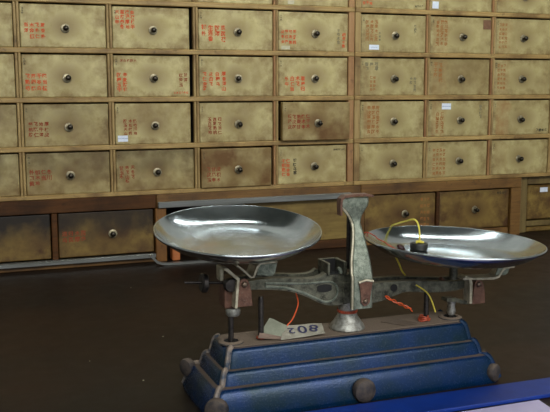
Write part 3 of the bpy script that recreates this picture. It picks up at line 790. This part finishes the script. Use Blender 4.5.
obj('rod', tube([(.166, -.008, .0815), (.166, -.008, .1080)], .0045, 12), M['dark_iron'], rcar, smooth=True)
obj('pan_seat', lathe([(0, .0), (.026, 0), (.030, .0035), (.026, .007), (0, .007)], 24), M['cast'], rcar, (.163, -.018, .1640), smooth=True)
obj('seat_stem', tube([(.163, -.018, .140), (.163, -.018, .166)], .006, 10), M['cast'], rcar, smooth=True)
obj('diagonal_strut', tube([(.150, -.006, .139), (.176, .004, .119)], .0035, 8), M['rust_plate'], rcar, smooth=True)

# ---- guide pins
for x, z1 in ((-.1235, .1385), (.1262, .1340)):
    g = obj('guide_pin', tube([(x, -.008, .0805), (x, -.008, z1 - .004), (x, -.008, z1)], [.0038, .0036, .0028], 12), M['dark_iron'], S, smooth=True)
    obj('red_cord', tube([(x + .0052 * math.cos(a), -.008 + .0052 * math.sin(a), .0830) for a in [2 * math.pi * i / 18 for i in range(18)]], .0015, 6, True), M['red_cord'], g, smooth=True)

# ------------------------------------------------------------------ scale pans
def pan_mesh(R):
    inner = [(0, -.0210), (.30, -.0209), (.55, -.0205), (.70, -.0190), (.81, -.0150), (.90, -.0088), (.96, -.0028), (.985, .0000)]
    prof = [(r * R, z) for r, z in inner] + [(R * .998, .0016), (R * 1.010, .0010), (R * 1.012, -.0012), (R * 1.0, -.0026)] + [(r * R, z - .0014) for r, z in inner[::-1]]
    # finer rings
    pts = [Vector((r, 0, z)) for r, z in prof]
    fine = smooth_path(pts, 3)
    return lathe([(max(p.x, 0) if p.x > 1e-4 else 0, p.z) for p in fine], 96)
def scale_pan(loc, R, rot, label, dust):
    o = obj('scale_pan', pan_mesh(R), M['steel'], None, smooth=True)
    o.matrix_world = Matrix.Translation(Vector(loc)) @ rot
    o['dust'] = dust
    return tag(o, label, 'pan', 'steel pans of the balance scale')
view_h = Vector((math.sin(YAW), math.cos(YAW), 0)); view_r = Vector((math.cos(YAW), -math.sin(YAW), 0))
LPAN = (SX - .1490, SY + .008, CT + .2270); LR = .1085
LROT = Matrix.Rotation(math.radians(8.0), 4, view_r) @ Matrix.Rotation(math.radians(2.0), 4, view_h)
RPAN = (SX + .1600, SY - .022, CT + .1950); RR = .1240
RROT = Matrix.Rotation(math.radians(2.3), 4, view_h)
scale_pan(LPAN, LR, LROT, 'dusty steel scale pan on the left, higher side of the balance', 0.6)
scale_pan(RPAN, RR, RROT, 'steel scale pan on the right, lower side holding a black weight', 0.2)

# ------------------------------------------------------------------ small things on and around the scale
RM = Matrix.Translation(Vector(RPAN)) @ RROT
def in_pan(o, x, y, z, rz=0):
    o.matrix_world = RM @ Matrix.Translation(Vector((x, y, z))) @ Matrix.Rotation(rz, 4, 'Z')
wt = empty('string_weight', (0, 0, 0), 'small black round weight tied with yellow string in the right pan', 'weight')
in_pan(wt, -.026, .050, -.0203); wt.scale = (.88, .88, .88)
obj('body', lathe([(0, 0), (.0135, 0), (.0145, .0015), (.0145, .0095), (.0135, .0110), (.0050, .0112), (.0048, .0085), (0, .0085)], 24), M['black_rubber'], wt, smooth=True)
obj('string_knot', tube(smooth_path([(-.007, -.004, .0125), (-.002, .003, .0135), (.005, -.003, .0130), (.002, -.006, .0125), (-.004, .002, .0135), (.006, .003, .0128)], 4), .0016, 6), M['yellow_wire'], wt, smooth=True)
bn = obj('dark_bean', lathe([(0, -.004), (.0035, -.0034), (.006, -.0012), (.0064, .0010), (.0045, .0032), (0, .0040)], 14, Matrix.Diagonal((1.35, .9, 1, 1))), M['bean'], None, smooth=True)
in_pan(bn, -.058, .046, -.0160, .4)
bn.rotation_euler[1] += .5
tag(bn, 'dark red bean lying against the left wall of the right pan', 'bean')

bm = bmesh.new()
add_tube(bm, [RM @ Vector(q) for q in smooth_path([(-.1010, .0800, .0010), (-.0960, .0760, .0018), (-.0900, .0640, -.0020), (-.0930, .0520, -.0030), (-.0860, .0420, -.0065), (-.0890, .0300, -.0070), (-.0800, .0260, -.0120), (-.0820, .0120, -.0120)], 5)], .0009, 6)
rth = obj('red_thread', bm, M['red_cord'], None, smooth=True)
tag(rth, 'thin red thread clinging inside the left rim of the right pan', 'thread')
def P(px, py, pz): return (SX + px, SY + py, CT + pz)
yw = obj('yellow_wire', tube(smooth_path([P(.134, .028, .1880), P(.134, .028, .200), P(.132, .030, .2140), P(.127, .034, .2200), P(.126, .060, .2130), P(.1275, .090, .2045), P(.128, .103, .1990), P(.125, .108, .1880), P(.110, .065, .171), P(.1010, .030, .160), P(.1073, .030, .1462), P(.112, .020, .136)], 5), .0013, 6), M['yellow_wire'], None, smooth=True)
tag(yw, 'yellow wire looping from the black weight over the right pan rim', 'wire')
y2 = obj('yellow_wire', tube(smooth_path([P(.104, -.0165, .1360), P(.1212, -.0165, .1240), P(.1300, -.0165, .1100), P(.1360, -.0165, .0940)], 5), .0011, 6), M['yellow_wire'], None, smooth=True)
tag(y2, 'short yellow wire end hanging under the right pan beside guide pin', 'wire')
ow = obj('orange_wire', tube(smooth_path([P(-.074, .000, .1450), P(-.0695, .000, .1330), P(-.0676, .000, .1200), P(-.0748, .000, .1020), P(-.082, .000, .0940), P(-.092, .000, .0850)], 5), .0010, 6), M['orange_wire'], None, smooth=True)
tag(ow, 'thin orange wire hanging from left beam arm to the base', 'wire')
bm = bmesh.new()
for ph in (0, math.pi):
    pts = [P(.054 + .042 * t, -.020 + .003 * math.sin(t * 9 + ph), .1250 - .023 * t + .0018 * math.sin(t * 14 + ph)) for t in [i / 20 for i in range(21)]]
    add_tube(bm, pts, .0009, 6)
ot = obj('orange_thread', bm, M['orange_wire'], None, smooth=True)
tag(ot, 'twisted orange red thread hanging below right beam arm', 'thread')
bm = bmesh.new()
for k in range(3):
    add_tube(bm, [P(.121 + .0080 * math.cos(a) * (1 - .15 * k), -.011 + .006 * math.sin(a), .0830 + .0024 * k + .0008 * math.sin(3 * a + k)) for a in [2 * math.pi * i / 20 for i in range(20)]], .0012, 6, True)
rc = obj('red_thread_coil', bm, M['red_cord'], None, smooth=True)
tag(rc, 'small red thread coil around the foot of right guide pin', 'thread')

def sheet(name, corners, nx, ny, amp, mat, label, cat, seed, th=.0006):
    """a creased paper: four corners (world), bilinear with bumps, given a thickness"""
    rnd = random.Random(seed); c = [Vector(q) for q in corners]
    bm = bmesh.new(); up, dn = [], []
    for j in range(ny + 1):
        for i in range(nx + 1):
            u, v = i / nx, j / ny
            p = c[0] * (1 - u) * (1 - v) + c[1] * u * (1 - v) + c[2] * u * v + c[3] * (1 - u) * v
            p.z += abs(amp * rnd.uniform(-1, 1))
            up.append(bm.verts.new(p + Vector((0, 0, th)))); dn.append(bm.verts.new(p))
    n = nx + 1
    for j in range(ny):
        for i in range(nx):
            a, b, d, e = j * n + i, j * n + i + 1, (j + 1) * n + i + 1, (j + 1) * n + i
            bm.faces.new((up[a], up[b], up[d], up[e])); bm.faces.new((dn[e], dn[d], dn[b], dn[a]))
    rim_ = [j for j in range(n)] + [k * n + nx for k in range(1, ny + 1)] + [ny * n + i for i in range(nx - 1, -1, -1)] + [k * n for k in range(ny - 1, 0, -1)]
    for a, b in zip(rim_, rim_[1:] + rim_[:1]):
        bm.faces.new((up[b], up[a], dn[a], dn[b]))
    o = obj(name, bm, mat)
    return tag(o, label, cat) if label else o
ZT = .0816
t1 = empty('paper_tag', P(-.070, -.015, ZT), 'creased paper tag with handwritten number on the scale base', 'paper')
pg = sheet('sheet', [(-.0330, -.0130, .0008), (.0290, -.0150, .0030), (.0370, .0140, .0085), (-.0180, .0160, .0100)], 6, 3, .0010, M['paper_tag'], None, None, 3)
pg.parent = t1
me = writing_mesh([('8', .0165, 0, .0190, 2.7), ('0', .000, 0, .0200, 2.9), ('2', -.0155, 0, .0145, 2.9)])
num = obj('number', me, M['ink_blue'], t1)
num.data.materials[0] = ink('dark_blue_ink', (50, 50, 84), (84, 84, 110))
num.rotation_euler = (math.radians(-90 + 13), 0, 0); num.location = (0.003, .001, .0078)
sheet('paper_tag', [P(-.128, -.012, ZT + .004), P(-.100, -.020, ZT + .001), P(-.086, -.006, ZT + .012), P(-.104, .012, ZT + .020)], 4, 3, .0008, M['paper_green'], 'folded greenish paper scrap propped beside the numbered tag', 'paper', 5)
sheet('paper_tag', [P(-.132, -.020, ZT + .004), P(-.094, -.0285, ZT + .0004), P(-.092, -.022, ZT + .0006), P(-.126, -.010, ZT + .008)], 4, 2, .0006, M['paper_pink'], 'brownish paper scrap curling at the front edge of the scale base', 'paper', 6)
sheet('card_strip', [P(.060, .004, ZT), P(.082, -.024, ZT), P(.104, -.022, ZT + .0006), P(.090, .006, ZT + .0006)], 3, 3, .0003, M['card'], 'dusty flat card strip lying on the base near right guide pin', 'card', 8)

# blue board and paper in front of the scale
bb = empty('blue_board', (0.42, -1.045, CT), 'flat blue plastic board lying on the counter before the scale', 'board')
bb.rotation_euler = (0, 0, math.radians(-1.0))
obj('plate', box(-.205, .60, -.008, .046, .0004, .0045, .0012, 2), M['blue_plastic'], bb)
obj('edge_strip', box(-.205, .60, -.0115, -.0085, .0004, .0060, .0010, 1), M['blue_plastic'], bb)
sheet('paper_sheet', [(0.30, -1.30, CT + .0008), (0.5350, -1.30, CT + .0008), (0.5660, -1.062, CT + .0008), (0.34, -1.062, CT + .0008)], 2, 2, .0002, M['lilac_paper'], 'lilac white paper sheet in front of the blue board', 'paper', 9)

# crumbs on the dark counter
cr_me = mesh_of(lathe([(0, -.0008), (.0013, -.0004), (.0015, .0003), (.0007, .0009), (0, .001)], 7), 'crumb', M['sticker_pale'])
rnd = random.Random(4)
spots = [(0.1878, -0.239, 'tiny pale crumb on the dark counter, nearest to the metal strip'), (0.037, -0.687, 'tiny pale crumb on the dark counter, nearest to the left picture edge'),
         (0.1697, -0.602, 'tiny pale crumb on the dark counter, nearest to the scale base'), (0.095, -0.800, 'tiny pale crumb on the dark counter, nearest to the bottom picture edge')]
for x, y, lab in spots:
    o = obj('crumb', cr_me, None, None, (x, y, CT + .0008)); o.scale = (rnd.uniform(.6, 1.1), rnd.uniform(.6, 1.3), .9); o.rotation_euler = (0, 0, rnd.uniform(0, 3))
    tag(o, lab, 'crumb', 'crumbs on the counter')
